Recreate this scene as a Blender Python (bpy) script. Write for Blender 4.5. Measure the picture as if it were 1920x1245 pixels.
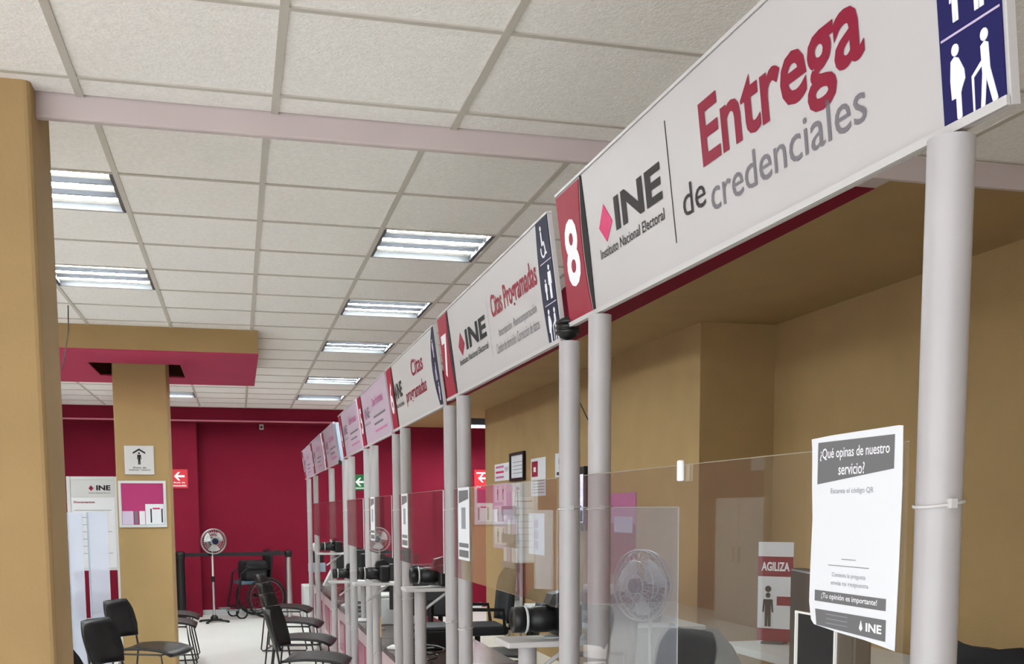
import bpy, bmesh, math, random
from mathutils import Matrix, Vector
random.seed(7)
for o in list(bpy.data.objects): bpy.data.objects.remove(o)
SC = bpy.context.scene
COL = SC.collection
PI = math.pi
H = 1.485                      # eye height of the photographer

# ------------------------------------------------------------------ camera
cd = bpy.data.cameras.new('camera'); cam = bpy.data.objects.new('camera', cd); COL.objects.link(cam)
cd.sensor_fit = 'HORIZONTAL'; cd.sensor_width = 36.0
cd.lens = 1968.33 / 1920 * 36
cd.shift_y = (1151.6 - 622.5) / 1920
cd.clip_start = 0.05; cd.clip_end = 100
rt = Vector((0.96785941, -0.25144921, -0.00463211)); up = Vector((0.02926427, 0.09431021, 0.99511265)); fw = Vector((0.24978343, 0.9632647, -0.0986375))
cam.matrix_world = Matrix(((rt.x, up.x, -fw.x, 0), (rt.y, up.y, -fw.y, 0), (rt.z, up.z, -fw.z, H), (0, 0, 0, 1)))
SC.camera = cam

# ------------------------------------------------------------------ world, exposure
w = bpy.data.worlds.new('daylight'); SC.world = w; w.use_nodes = True
bg = w.node_tree.nodes['Background']; bg.inputs[0].default_value = (0.93, 0.96, 1.0, 1); bg.inputs[1].default_value = 2.6
SC.view_settings.view_transform = 'Standard'; SC.view_settings.look = 'None'
SC.view_settings.gamma = 1; SC.view_settings.use_curve_mapping = False
SC.view_settings.exposure = 0.68
sd = bpy.data.lights.new('sun', 'SUN'); sd.energy = 0.4; sd.angle = .02; sd.color = (1, .97, .93); sun = bpy.data.objects.new('sun', sd); COL.objects.link(sun); sun.rotation_euler = (math.radians(52), 0, math.radians(-14))
TUBE = 112.0                    # radiance of the fluorescent tubes

# ------------------------------------------------------------------ materials
def lin(c): return tuple(((v/255)/12.92 if v/255 <= .04045 else ((v/255+.055)/1.055)**2.4) for v in c) + (1,)
MATS = {}
def mat(name, rgb, rough=.6, metal=0, var=0, scale=8, bump=0, bscale=60, spec=.5, coat=0):
    if name in MATS: return MATS[name]
    m = bpy.data.materials.new(name); m.use_nodes = True; nt = m.node_tree; b = nt.nodes['Principled BSDF']
    c = lin(rgb); b.inputs['Base Color'].default_value = c
    b.inputs['Roughness'].default_value = rough; b.inputs['Metallic'].default_value = metal
    b.inputs['Specular IOR Level'].default_value = spec; b.inputs['Coat Weight'].default_value = coat
    if var or bump: tc = nt.nodes.new('ShaderNodeTexCoord')
    if var:
        n = nt.nodes.new('ShaderNodeTexNoise'); n.inputs['Scale'].default_value = scale; n.inputs['Detail'].default_value = 5
        r = nt.nodes.new('ShaderNodeMapRange'); r.inputs[1].default_value = .3; r.inputs[2].default_value = .7
        r.inputs[3].default_value = 1-var; r.inputs[4].default_value = 1+var
        mx = nt.nodes.new('ShaderNodeVectorMath'); mx.operation = 'SCALE'; mx.inputs[0].default_value = c[:3]
        nt.links.new(tc.outputs['Object'], n.inputs['Vector']); nt.links.new(n.outputs['Fac'], r.inputs[0])
        nt.links.new(r.outputs[0], mx.inputs['Scale']); nt.links.new(mx.outputs[0], b.inputs['Base Color'])
    if bump:
        n2 = nt.nodes.new('ShaderNodeTexNoise'); n2.inputs['Scale'].default_value = bscale; n2.inputs['Detail'].default_value = 4
        bp = nt.nodes.new('ShaderNodeBump'); bp.inputs['Strength'].default_value = bump; bp.inputs['Distance'].default_value = .01
        nt.links.new(tc.outputs['Object'], n2.inputs['Vector']); nt.links.new(n2.outputs['Fac'], bp.inputs['Height']); nt.links.new(bp.outputs[0], b.inputs['Normal'])
    MATS[name] = m; return m
def emit(name, rgb, strength):
    m = bpy.data.materials.new(name); m.use_nodes = True; b = m.node_tree.nodes['Principled BSDF']
    b.inputs['Base Color'].default_value = lin(rgb); b.inputs['Emission Color'].default_value = lin(rgb); b.inputs['Emission Strength'].default_value = strength
    return m
def clear(name, tint, f0, haze=0, hazecol=(200, 205, 215)):
    m = bpy.data.materials.new(name); m.use_nodes = True; nt = m.node_tree; nt.nodes.clear()
    out = nt.nodes.new('ShaderNodeOutputMaterial'); tr = nt.nodes.new('ShaderNodeBsdfTransparent'); gl = nt.nodes.new('ShaderNodeBsdfGlossy')
    tr.inputs[0].default_value = (*tint, 1); gl.inputs['Roughness'].default_value = .015; gl.inputs['Color'].default_value = (1, 1, 1, 1)
    lw = nt.nodes.new('ShaderNodeLayerWeight'); lw.inputs['Blend'].default_value = .5
    p = nt.nodes.new('ShaderNodeMath'); p.operation = 'POWER'; p.inputs[1].default_value = 5
    r = nt.nodes.new('ShaderNodeMapRange'); r.inputs[3].default_value = f0; r.inputs[4].default_value = 1
    mx = nt.nodes.new('ShaderNodeMixShader'); L = nt.links.new
    L(lw.outputs['Facing'], p.inputs[0]); L(p.outputs[0], r.inputs[0]); L(r.outputs[0], mx.inputs[0])
    base = tr.outputs[0]
    if haze:
        df = nt.nodes.new('ShaderNodeBsdfDiffuse'); df.inputs[0].default_value = lin(hazecol); tl = nt.nodes.new('ShaderNodeBsdfTranslucent'); tl.inputs[0].default_value = lin(hazecol)
        a = nt.nodes.new('ShaderNodeMixShader'); a.inputs[0].default_value = .5; L(df.outputs[0], a.inputs[1]); L(tl.outputs[0], a.inputs[2])
        h = nt.nodes.new('ShaderNodeMixShader'); h.inputs[0].default_value = haze; L(tr.outputs[0], h.inputs[1]); L(a.outputs[0], h.inputs[2]); base = h.outputs[0]
    L(base, mx.inputs[1]); L(gl.outputs[0], mx.inputs[2]); L(mx.outputs[0], out.inputs[0])
    return m
M = dict(
    tan=mat('tan_paint', (165, 137, 95), .8, spec=.2, var=.05, scale=3, bump=.15, bscale=90),
    magenta=mat('magenta_paint', (121, 22, 45), .8, spec=.15, var=.05, scale=2, bump=.08, bscale=80),
    ledgelit=mat('pink_lit_ledge_tone', (206, 120, 138), .6), pinkmag=mat('light_magenta_paint', (172, 56, 88), .8, spec=.2, var=.04, scale=2),
    lilac=mat('beam_paint', (196, 182, 180), .8, var=.04, scale=3),
    floor=mat('floor_tile', (238, 238, 234), .28, var=.03, scale=1.5),
    tile=mat('mineral_tile', (243, 240, 236), .9, var=.05, scale=55, bump=.35, bscale=110),
    bar=mat('grid_bar_enamel', (192, 186, 176), .55),
    slab=mat('plenum_board', (222, 218, 212), .9),
    white=mat('white_plastic', (192, 189, 188), .4), offwhite=mat('sign_face', (186, 182, 182), .45, spec=.3, var=.015, scale=3),
    lilacface=mat('lilac_sign_face', (184, 166, 182), .45, var=.02, scale=3), pvc=mat('white_pvc', (172, 168, 169), .4, spec=.4, var=.03, scale=10), steel=mat('brushed_steel', (190, 190, 190), .3, 1), grey=mat('grey_plastic', (128, 130, 134), .5), dgrey=mat('dark_grey_plastic', (62, 63, 66), .5), lgrey=mat('light_grey_plastic', (196, 198, 198), .5),
    reflector=mat('reflector_enamel', (46, 46, 52), .5, 0), black=mat('black_plastic', (15, 15, 17), .42, spec=.4), blackmatte=mat('black_fabric', (26, 26, 30), .85), blackwire=mat('black_wire', (20, 20, 20), .35), gloss=mat('black_gloss', (10, 10, 12), .08),
    red=mat('print_crimson', (146, 16, 46), .5, spec=.2), wine=mat('print_wine', (132, 16, 48), .5, spec=.2), pink=mat('print_pink', (206, 44, 104), .5, spec=.2), palepink=mat('print_pale_pink', (186, 104, 152), .5), ink=mat('print_charcoal', (52, 48, 48), .6, spec=.2), greyink=mat('print_grey', (116, 112, 117), .6, spec=.2), blackink=mat('print_black', (14, 12, 16), .6, spec=.2), navy=mat('print_navy', (27, 25, 84), .55, spec=.2), navy2=mat('print_dark_navy', (16, 21, 52), .55, spec=.2), prwhite=mat('print_white', (236, 236, 240), .4), lilacink=mat('print_lilac', (196, 180, 204), .5),
    paper=mat('paper', (218, 220, 224), .7), greyprint=mat('print_mid_grey', (104, 104, 106), .6), fadeink=mat('print_faded', (140, 142, 148), .6),
    signred=mat('safety_red', (206, 26, 44), .4), signgreen=mat('safety_green', (24, 112, 62), .4),
    countertop=mat('dark_countertop', (58, 42, 38), .22, var=.1, scale=12), laminate=mat('pale_pink_laminate', (214, 186, 190), .25), insetm=mat('magenta_laminate', (160, 60, 98), .22), cardboard=mat('cardboard', (170, 130, 84), .8), bluepanel=mat('blue_grey_panel', (150, 162, 178), .5), screen=emit('lit_screen', (190, 186, 214), .7), teal=mat('blue_grey_vinyl', (70, 92, 104), .5), rubber=mat('rubber', (18, 18, 18), .8), noticem=mat('notice_magenta_felt', (166, 46, 102), .8),
    tube=emit('fluorescent_tube', (241, 252, 251), TUBE),
    acrylic=clear('clear_acrylic', (1, 1, 1), .05, .022, (235, 235, 235)), frosted=clear('frosted_acrylic', (.93, .95, .98), .05, .24, (226, 231, 242)),
    frost2=clear('dense_frosted_acrylic', (.93, .95, .98), .05, .55, (186, 192, 208)), edgeclear=mat('acrylic_top_edge', (150, 140, 122), .3), edge=mat('acrylic_edge', (226, 226, 224), .3), lensglass=mat('lens_glass', (8, 8, 18), .05, coat=1),
)

# ------------------------------------------------------------------ helpers
class MB:
    def __init__(s): s.v = []; s.f = []; s.sm = []
    def add(s, vs, fs, smooth=False):
        k = len(s.v); s.v += [tuple(p) for p in vs]; s.f += [tuple(i+k for i in q) for q in fs]; s.sm += [smooth]*len(fs); return s
    def box(s, x0, x1, y0, y1, z0, z1):
        return s.add([(x0,y0,z0),(x1,y0,z0),(x1,y1,z0),(x0,y1,z0),(x0,y0,z1),(x1,y0,z1),(x1,y1,z1),(x0,y1,z1)],
            [(0,3,2,1),(4,5,6,7),(0,1,5,4),(1,2,6,5),(2,3,7,6),(3,0,4,7)])
    def prism(s, pts, z0, z1):
        n = len(pts); a = sum(pts[i][0]*pts[(i+1)%n][1]-pts[(i+1)%n][0]*pts[i][1] for i in range(n))
        if a < 0: pts = pts[::-1]
        return s.add([(x,y,z0) for x,y in pts]+[(x,y,z1) for x,y in pts], [tuple(range(n))[::-1], tuple(range(n,2*n))]+[(i,(i+1)%n,n+(i+1)%n,n+i) for i in range(n)])
    def tube(s, path, r, n=8, closed=False, caps=True):
        P = [Vector(p) for p in path]; R = r if isinstance(r, (list, tuple)) else [r]*len(P); k = len(P); rings = []
        t0 = (P[1]-P[0]).normalized(); nrm = t0.orthogonal().normalized()
        for i in range(k):
            if closed: t = (P[(i+1)%k]-P[i-1]).normalized()
            else: t = ((P[min(i+1,k-1)]-P[max(i-1,0)])).normalized()
            nrm = (nrm - t*nrm.dot(t)); nrm = nrm.normalized() if nrm.length > 1e-6 else t.orthogonal().normalized()
            b = t.cross(nrm); rings += [P[i]+(nrm*math.cos(2*PI*j/n)+b*math.sin(2*PI*j/n))*R[i] for j in range(n)]
        fs = [(i*n+j, i*n+(j+1)%n, ((i+1)%k)*n+(j+1)%n, ((i+1)%k)*n+j) for i in range(k if closed else k-1) for j in range(n)]
        s.add(rings, fs, True)
        if caps and not closed: s.add(rings[:n], [tuple(range(n))[::-1]]); s.add(rings[-n:], [tuple(range(n))])
        return s
    def lathe(s, prof, c=(0,0,0), axis='z', n=20):
        vs = []
        for r, h in prof:
            for j in range(n):
                a = 2*PI*j/n; p = (r*math.cos(a), r*math.sin(a), h)
                if axis == 'x': p = (p[2], p[0], p[1])
                if axis == 'y': p = (p[1], p[2], p[0])
                vs.append((p[0]+c[0], p[1]+c[1], p[2]+c[2]))
        return s.add(vs, [(i*n+j, i*n+(j+1)%n, (i+1)*n+(j+1)%n, (i+1)*n+j) for i in range(len(prof)-1) for j in range(n)], True)
    def sheet(s, grid, th):
        """grid[i][j] points -> a shell of thickness th"""
        a, b = len(grid), len(grid[0]); G = [[Vector(p) for p in r] for r in grid]; N = []
        for i in range(a):
            for j in range(b):
                u = G[min(i+1,a-1)][j]-G[max(i-1,0)][j]; v = G[i][min(j+1,b-1)]-G[i][max(j-1,0)]; N.append(u.cross(v).normalized())
        top = [G[i][j]+N[i*b+j]*th/2 for i in range(a) for j in range(b)]; bot = [G[i][j]-N[i*b+j]*th/2 for i in range(a) for j in range(b)]; o = a*b
        fs = []
        for i in range(a-1):
            for j in range(b-1): q = (i*b+j,(i+1)*b+j,(i+1)*b+j+1,i*b+j+1); fs += [q, tuple(o+k for k in q[::-1])]
        ring = [i*b for i in range(a)]+[(a-1)*b+j for j in range(1,b)]+[i*b+b-1 for i in range(a-2,-1,-1)]+[j for j in range(b-2,0,-1)]
        for i in range(len(ring)): p, q = ring[i], ring[(i+1)%len(ring)]; fs.append((q,p,o+p,o+q))
        return s.add(top+bot, fs, True)
    def mesh(s, name):
        me = bpy.data.meshes.new(name); me.from_pydata(s.v, [], s.f); me.polygons.foreach_set('use_smooth', s.sm)
        bm = bmesh.new(); bm.from_mesh(me); bmesh.ops.recalc_face_normals(bm, faces=bm.faces); bm.to_mesh(me); bm.free(); me.update(); return me
    def build(s, name, m, parent=None, loc=(0,0,0), label=None): return ob(name, s.mesh(name), m, parent, loc, label)
def ob(name, me, m=None, parent=None, loc=(0,0,0), label=None):
    if m is not None: me.materials.clear(); me.materials.append(m)
    o = bpy.data.objects.new(name, me); COL.objects.link(o); o.location = loc; o.parent = parent
    if label: o['label'] = label
    return o
def bevel(o, wd=.004, seg=2):
    b = o.modifiers.new('bevel', 'BEVEL'); b.width = wd; b.segments = seg; b.limit_method = 'ANGLE'; return o
def tag(o, label, cat, group=None):
    o['label'] = label; o['category'] = cat
    if group: o['group'] = group
    return o
def thing(name, label, cat, loc=(0,0,0), rz=0, group=None):
    o = bpy.data.objects.new(name, None); COL.objects.link(o); o.location = loc; o.rotation_euler = (0,0,rz); o.empty_display_size = .1
    return tag(o, label, cat, group)
def struct(o): o['kind'] = 'structure'; return o
def dup(root, label, loc, rz=None, group=None):
    r = root.copy(); COL.objects.link(r); r.location = loc; r['label'] = label
    if rz is not None: r.rotation_euler = (0,0,rz)
    if group: r['group'] = group
    for ch in list(root.children):
        c = ch.copy(); COL.objects.link(c); c.parent = r
        for g in list(ch.children): d = g.copy(); COL.objects.link(d); d.parent = c
    return r
def box(name, m, parent, *b, bev=0, label=None):
    o = MB().box(*b).build(name, m, parent, label=label)
    if bev: bevel(o, bev)
    return o
def circ(cx, cy, rx, ry=None, n=16): ry = ry or rx; return [(cx+rx*math.cos(2*PI*i/n), cy+ry*math.sin(2*PI*i/n)) for i in range(n)]
TEXTCACHE = {}
def text(s, m, parent, x0, x1, y0, y1, z=0, bold=0, th=.0006, name='lettering', slant=0):
    """lettering fitted to the box x0..x1, y0..y1 in the parent's local xy plane"""
    key = (s, bold)
    if key not in TEXTCACHE:
        cu = bpy.data.curves.new('t', 'FONT'); cu.body = s; cu.size = 1; cu.offset = bold; cu.resolution_u = 3
        t = bpy.data.objects.new('t', cu); COL.objects.link(t); bpy.context.view_layer.update()
        me = bpy.data.meshes.new_from_object(t.evaluated_get(bpy.context.evaluated_depsgraph_get()))
        TEXTCACHE[key] = ([tuple(v.co) for v in me.vertices], [tuple(p.vertices) for p in me.polygons])
        bpy.data.objects.remove(t); bpy.data.curves.remove(cu); bpy.data.meshes.remove(me)
    V, F = TEXTCACHE[key]; ax = min(v[0] for v in V); bx_ = max(v[0] for v in V); ay = min(v[1] for v in V); by = max(v[1] for v in V)
    vs = []
    for v in V:
        fx = (v[0]-ax)/(bx_-ax); fy = (v[1]-ay)/(by-ay); vs.append((x0+fx*(x1-x0)+slant*fy*(y1-y0), y0+fy*(y1-y0), z+th))
    me = bpy.data.meshes.new(name); me.from_pydata(vs, [], F); me.update()
    return ob(name, me, m, parent)
def flat(pts, m, parent, z=0, th=.001, name='print'): return MB().prism(pts, z, z+th).build(name, m, parent)
def rect(x0, x1, y0, y1): return [(x0,y0),(x1,y0),(x1,y1),(x0,y1)]
def facing(o, loc, nrm, upv=(0,0,1)):
    """stand a local-xy graphic upright: local x reads left to right, local z points along nrm"""
    n = Vector(nrm).normalized(); u = Vector(upv).cross(n).normalized(); v = n.cross(u)
    o.matrix_world = Matrix(((u.x,v.x,n.x,loc[0]),(u.y,v.y,n.y,loc[1]),(u.z,v.z,n.z,loc[2]),(0,0,0,1))); return o

# ------------------------------------------------------------------ setting
CEIL, CEILN, SOFF = 2.918, 2.811, 2.728
struct(box('floor', M['floor'], None, -5.2, 4.6, -3, 15.9, -.1, 0))
struct(box('wall_back', M['magenta'], None, -5.2, 4.6, 15.75, 15.95, 0, 3.1))
struct(box('trim_1', M['magenta'], None, -5.2, 2.1, 15.3, 15.75, SOFF, 3.0))
struct(box('wall_pilaster', M['magenta'], None, -1.25, -.53, 15.4, 15.75, 0, SOFF))
struct(box('baseboard_back', M['lgrey'], None, -.53, 3.6, 15.73, 15.75, 0, .07))
struct(box('wall_left', M['magenta'], None, -5.4, -5.2, 1.2, 15.95, 0, 3.1))
struct(box('wall_right', M['tan'], None, 3.57, 3.8, -3, 6.6, 0, 3.0))
struct(box('wall_right_inner', M['tan'], None, 3.02, 3.8, 6.6, 12.94, 0, 3.0))
struct(box('wall_right_far', M['magenta'], None, 4.4, 4.6, 12.7, 15.75, 0, 3.0))
struct(box('wall_front', M['tan'], None, -.3, 4.6, -3.1, -3, 0, 3.1))
struct(box('ceiling_soffit', M['tan'], None, 2.445, 4.6, 3.65, 15.75, SOFF, 3.0))
struct(box('trim_4', M['lilac'], None, 2.1, 4.6, 3.63, 3.65, SOFF, 3.0)); struct(box('trim_5', M['lilac'], None, 2.1, 2.445, 3.65, 3.75, SOFF+.002, 3.0))
struct(box('trim_2', M['magenta'], None, 2.1, 2.445, 3.75, 15.75, SOFF, 3.0))
struct(bevel(box('trim_3', M['lilac'], None, -5.2, 2.1, 3.75, 3.785, 2.738, 3.0), .008, 2))
struct(box('trim_lit_ledge', M['ledgelit'], None, -5.2, 2.1, 15.285, 15.2995, SOFF-.004, SOFF+.018))  # pale pink puts the light on the beam's lower ledge into colour
pil = struct(bevel(box('wall_pillar', M['tan'], None, -1.3, -.585, 3.66, 4.02, 0, CEILN+.03), .02, 3))
col = struct(bevel(box('wall_column', M['tan'], None, -1.005, -.565, 9.65, 10.1, 0, 2.85), .012, 2))
# painted drop around the column: tan sides, magenta soffit with an open slot round the shaft
cap = bpy.data.objects.new('ceiling_drop', None); COL.objects.link(cap); struct(cap)
cx0, cx1, cy0, cy1 = -1.75, .195, 8.8, 10.95; hx0, hx1, hy0, hy1 = -1.18, -.44, 9.52, 10.42
box('side_panel', M['tan'], cap, cx0, cx1, cy0, cy0+.03, SOFF+.012, CEIL+.05); box('side_panel', M['tan'], cap, cx0, cx1, cy1-.03, cy1, SOFF+.012, CEIL+.05)
box('side_panel', M['tan'], cap, cx0, cx0+.03, cy0+.03, cy1-.03, SOFF+.012, CEIL+.05); box('side_panel', M['tan'], cap, cx1-.03, cx1, cy0+.03, cy1-.03, SOFF+.012, CEIL+.05)
for b in ((cx0, hx0, cy0, cy1), (hx1, cx1, cy0, cy1), (hx0, hx1, cy0, hy0), (hx0, hx1, hy1, cy1)): box('soffit_panel', M['pinkmag'], cap, *b, SOFF, SOFF+.012)
box('slot_lining', M['pinkmag'], cap, hx0, hx1, hy0, hy1, SOFF+.17, SOFF+.18)
# suspended ceilings
def ceiling(x0, y0, i0, i1, j0, j1, z, xlim, ylim, skip):
    c = MB().box(xlim[0], xlim[1], ylim[0], ylim[1], z+.03, z+.09).build('ceiling', M['slab']); struct(c)
    full = None; T = .61
    for i in range(i0, i1):
        for j in range(j0, j1):
            if (i, j) in skip: continue
            a0, a1 = max(x0+T*i, xlim[0]), min(x0+T*(i+1), xlim[1]); b0, b1 = max(y0+T*j, ylim[0]), min(y0+T*(j+1), ylim[1])
            if a1-a0 < .03 or b1-b0 < .03: continue
            whole = (a1-a0 > .6 and b1-b0 > .6)
            if whole and full: o = ob('ceiling_tile', full, None, c, ((a0+a1)/2, (b0+b1)/2, z))
            else:
                p, q = (a1-a0)/2-.006, (b1-b0)/2-.006; me = MB().box(-p, p, -q, q, .005, .02).mesh('ceiling_tile'); o = ob('ceiling_tile', me, M['tile'], c, ((a0+a1)/2, (b0+b1)/2, z))
                if whole: full = me
    for i in range(i0, i1+1):
        x = x0+T*i
        if xlim[0] < x < xlim[1]: box('grid_bar', M['bar'], c, x-.012, x+.012, ylim[0], ylim[1], z-.001, z+.01)
    for j in range(j0, j1+1):
        y = y0+T*j
        if ylim[0] < y < ylim[1]: box('grid_bar', M['bar'], c, xlim[0], xlim[1], y-.010, y+.010, z, z+.009)
    return c
GX, GY, NX, NY = -.464, 4.912, -.452, 2.985
LIGHTS = [(2,1),(2,4),(2,7),(2,11),(2,14),(-1,0),(-1,3),(-1,11),(-1,14),(-4,1),(-4,4),(-4,7),(-4,11)]  # leftmost column is unseen, added to light the left bay
ceiling(GX, GY, -6, 5, -3, 17, CEIL, (-5.2, 2.1), (3.785, 15.3), set(LIGHTS))
ceiling(NX, NY, -2, 8, -5, 2, CEILN, (-5.2, 4.6), (-3.0, 3.75), set())

# ------------------------------------------------------------------ ceiling lights
def make_light():
    t = thing('ceiling_light', 'x', 'ceiling light', group='recessed fluorescent ceiling lights')
    m = MB(); h = .298; m.box(-h,h,-h,h,.085,.09); m.box(-h,-h+.006,-h,h,0,.085); m.box(h-.006,h,-h,h,0,.085); m.box(-h,h,-h,-h+.006,0,.085); m.box(-h,h,h-.006,h,0,.085)
    m.build('housing', M['reflector'], t)
    for y in (-.095, .095): MB().prism([(y-.042,.08),(y-.006,.012),(y+.006,.012),(y+.042,.08)], -.27, .27).build('louvre', M['reflector'], t).matrix_local = Matrix(((0,0,1,0),(1,0,0,0),(0,1,0,0),(0,0,0,1)))
    for s in (-1, 1): box('end_plate', M['dgrey'], t, s*.283-.008, s*.283+.008, -.29, .29, .004, .08)
    for y in (-.19, 0, .19): MB().tube([(-.262,y,.042),(.262,y,.042)], .021, 10).build('lamp_tube', M['tube'], t)
    return t
lab = {(2,1): 'three-tube ceiling light nearest above the sign row, largest of its row', (2,4): 'second ceiling light of the row above the counter signs', (2,7): 'third ceiling light along the row above the counter signs', (2,11): 'fourth ceiling light of the sign-side row, small with two strips', (2,14): 'last ceiling light of the sign-side row, just before the magenta wall',
       (-1,0): 'large ceiling light cut by the near tan pillar, higher of two', (-1,3): 'ceiling light beside the near tan pillar, lower of two', (-1,11): 'ceiling light hidden behind the magenta ceiling drop', (-1,14): 'small ceiling light seen just right of the tan column under the drop',
       (-4,1): 'unseen ceiling light added over the left bay behind the pillar, nearest', (-4,4): 'unseen ceiling light added over the left bay behind the pillar, second', (-4,7): 'unseen ceiling light added over the left bay behind the pillar, third', (-4,11): 'unseen ceiling light added over the left bay behind the pillar, fourth'}
proto = make_light()
for k, (i, j) in enumerate(LIGHTS):
    loc = (GX+.61*(i+.5), GY+.61*(j+.5), CEIL)
    if k == 0: proto.location = loc; proto['label'] = lab[(i,j)]
    else: dup(proto, lab[(i,j)], loc)
for x, y, l in ((-3.4, 1.4, 'unseen ceiling light added over the entrance bay, far left'),): dup(proto, l, (NX+.61*round((x-NX)/.61)+.305, NY+.61*round((y-NY)/.61)+.305, CEILN-.088))  # unseen fixture, added to brighten the near ceiling
dup(proto, 'ceiling light in the tan soffit at the far right end', (3.3, 14.4, SOFF-.085))

# ------------------------------------------------------------------ service signs over the counter
LEAN = .13; nl = math.hypot(1, LEAN)
def picto(kind, p, cx, y0, h, m, z):
    """standing pictograms, h tall, feet at y0"""
    def P(pts): flat([(cx+x*h, y0+y*h) for x, y in pts], m, p, z, .0008, 'pictogram')
    P(circ(.0, .92, .075, .08, 12))
    if kind == 'pregnant': P([(-.10,.80),(-.02,.84),(.06,.80),(.16,.62),(.17,.50),(.10,.40),(.07,.34),(.07,.03),(.02,0),(-.03,.03),(-.03,.30),(-.12,.30),(-.13,.55)])
    if kind == 'elder':
        P([(-.08,.80),(0,.84),(.07,.80),(.08,.48),(.20,.06),(.15,0),(.10,.04),(0,.38),(-.06,0),(-.12,0),(-.13,.04),(-.07,.46)]); P([(-.08,.62),(-.06,.56),(-.24,.46),(-.25,0),(-.28,0),(-.28,.49)])
    if kind == 'adult':
        P([(-.14,.80),(.14,.80),(.17,.42),(.12,.42),(.09,.68),(.09,0),(.01,0),(0,.38),(-.01,0),(-.09,0),(-.09,.68),(-.12,.42),(-.17,.42)])
    if kind == 'wheel':
        P([(-.05,.82),(.04,.82),(.06,.50),(.24,.48),(.34,.14),(.42,.12),(.40,.06),(.28,.06),(.18,.38),(-.05,.38)])
        o = [(.05+.26*math.cos(a), .24+.25*math.sin(a)) for a in [i*.35-3.6 for i in range(17)]]; q = [(.05+.19*math.cos(a), .24+.18*math.sin(a)) for a in [i*.35-3.6 for i in range(17)]]; P(o+q[::-1])
def ine_logo(p, x0, x1, y0, y1, z, full=True, m1='pink', m2='ink'):
    w, h = x1-x0, y1-y0
    flat([(x0+.02*w, y0+.62*h),(x0+.13*w, y0+h*1.02),(x0+.25*w, y0+.60*h),(x0+.13*w, y0+.28*h)], M[m1], p, z, .0008, 'logo_diamond')
    text('INE', M[m2], p, x0+.30*w, x1, y0+.36*h, y1, z, .035)
    if full: text('Instituto Nacional Electoral', M[m2], p, x0, x1, y0, y0+.2*h, z, .01)
def sign(num, y_far, length, z0, hgt, label, body, number=True, blue='cells', dip=0):
    t = thing('service_sign', label, 'sign', group='numbered service signs above the counter')
    n = Vector((-1/nl, 0, -LEAN/nl)); v = Vector((-LEAN/nl, 0, 1/nl))
    t.matrix_world = Matrix(((0,v.x,n.x,.8),(-1,0,0,y_far),(0,v.z,n.z,z0),(0,0,0,1))) @ Matrix.Rotation(-dip, 4, 'Z')
    L = length
    box('board', M['offwhite' if num in '876' else 'lilacface'], t, 0, L, 0, hgt, -.012, 0, bev=.001)
    box('edge_rail', M['white'], t, 0, L, 0, .010, .0015, .006); box('edge_rail', M['white'], t, 0, L, hgt+.0005, hgt+.006, -.012, .003)
    if number:
        W = .185; arc = [(W-.012-.022*math.sin(PI*k/10), hgt*k/10) for k in range(11)]; arc2 = [(W-.004-.022*math.sin(PI*k/10), hgt*k/10) for k in range(11)]
        pl = flat([(.004,.004)]+[(x, min(max(y,.004),hgt-.004)) for x, y in arc]+[(.004,hgt-.004)], M['red'], t, .0005, .002, 'number_plate')
        text(num, M['prwhite'], pl, .035, .13, hgt*.27, hgt*.77, .0026, .03, name='numeral')
        flat(arc2+[(W+.006,hgt-.002),(W+.012,hgt*.5),(W+.006,.002)], M['blackink'], t, .0005, .0012, 'crescent')
    body(t)
    if blue == 'cells':
        b0, b1 = L-.105, L-.005
        edge = [(b0-.018*math.sin(PI*k/8), hgt*k/8) for k in range(9)] if num == '7' else [(b0, 0), (b0, hgt)]
        pp = flat([(b1,hgt),(b1,0)]+edge, M['navy2' if num == '7' else 'navy'], t, .0005, .0015, 'pictogram_plate')
        ch = hgt/3
        for k in (1, 2): flat(rect(b0+.003, b1-.002, ch*k-.0012, ch*k+.0012), M['lilacink'], pp, .002, .0005, 'rule')
        picto('pregnant', pp, b0+.026, .010, ch*.80, M['prwhite'], .0021); picto('elder', pp, b0+.073, .008, ch*.80, M['prwhite'], .0021)
        picto('adult', pp, b0+.030, ch+.012, ch*.5, M['prwhite'], .0021); picto('adult', pp, b0+.068, ch+.010, ch*.8, M['prwhite'], .0021)
        picto('wheel', pp, b0+.038, 2*ch+.012, ch*.75, M['prwhite'], .0021)
    elif blue == 'crescent':
        b0, b1 = L-.10, L-.004
        pp = flat([(b1,hgt),(b1,0),(b1-.045,0)]+[(b1-.045-.075*math.sin(PI*k/8), hgt*k/8) for k in range(1,8)]+[(b1-.03,hgt)], M['navy2'], t, .0005, .0015, 'pictogram_plate')
        picto('adult', pp, b1-.05, .20, .07, M['lilacink'], .0021); picto('elder', pp, b1-.045, .11, .07, M['lilacink'], .0021); picto('adult', pp, b1-.03, .03, .07, M['lilacink'], .0021)
    return t
def body8(t):
    ine_logo(t, .262, .615, .104, .208, .0006)
    flat(rect(.653, .656, .052, .266), M['ink'], t, .0005, .0005, 'rule')
    text('Entrega', M['wine'], t, .792, 1.268, .113, .246, .0006, .022)
    text('de', M['ink'], t, .698, .79, .085, .138, .0006, .0); text('credenciales', M['greyink'], t, .81, 1.262, .068, .122, .0006, .0)
def body7(t):
    ine_logo(t, .30, .735, .095, .20, .0006, m1='red', m2='blackink')
    flat(rect(.775, .777, .06, .23), M['lilacink'], t, .0005, .0005, 'rule')
    text('Citas Programadas', M['red'], t, .825, 1.335, .150, .238, .0006, .02)
    text('Inscripción  Reincorporación', M['greyink'], t, .885, 1.30, .098, .130, .0006); text('Cambio de domicilio  Corrección de datos', M['greyink'], t, .835, 1.31, .060, .090, .0006)
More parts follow.
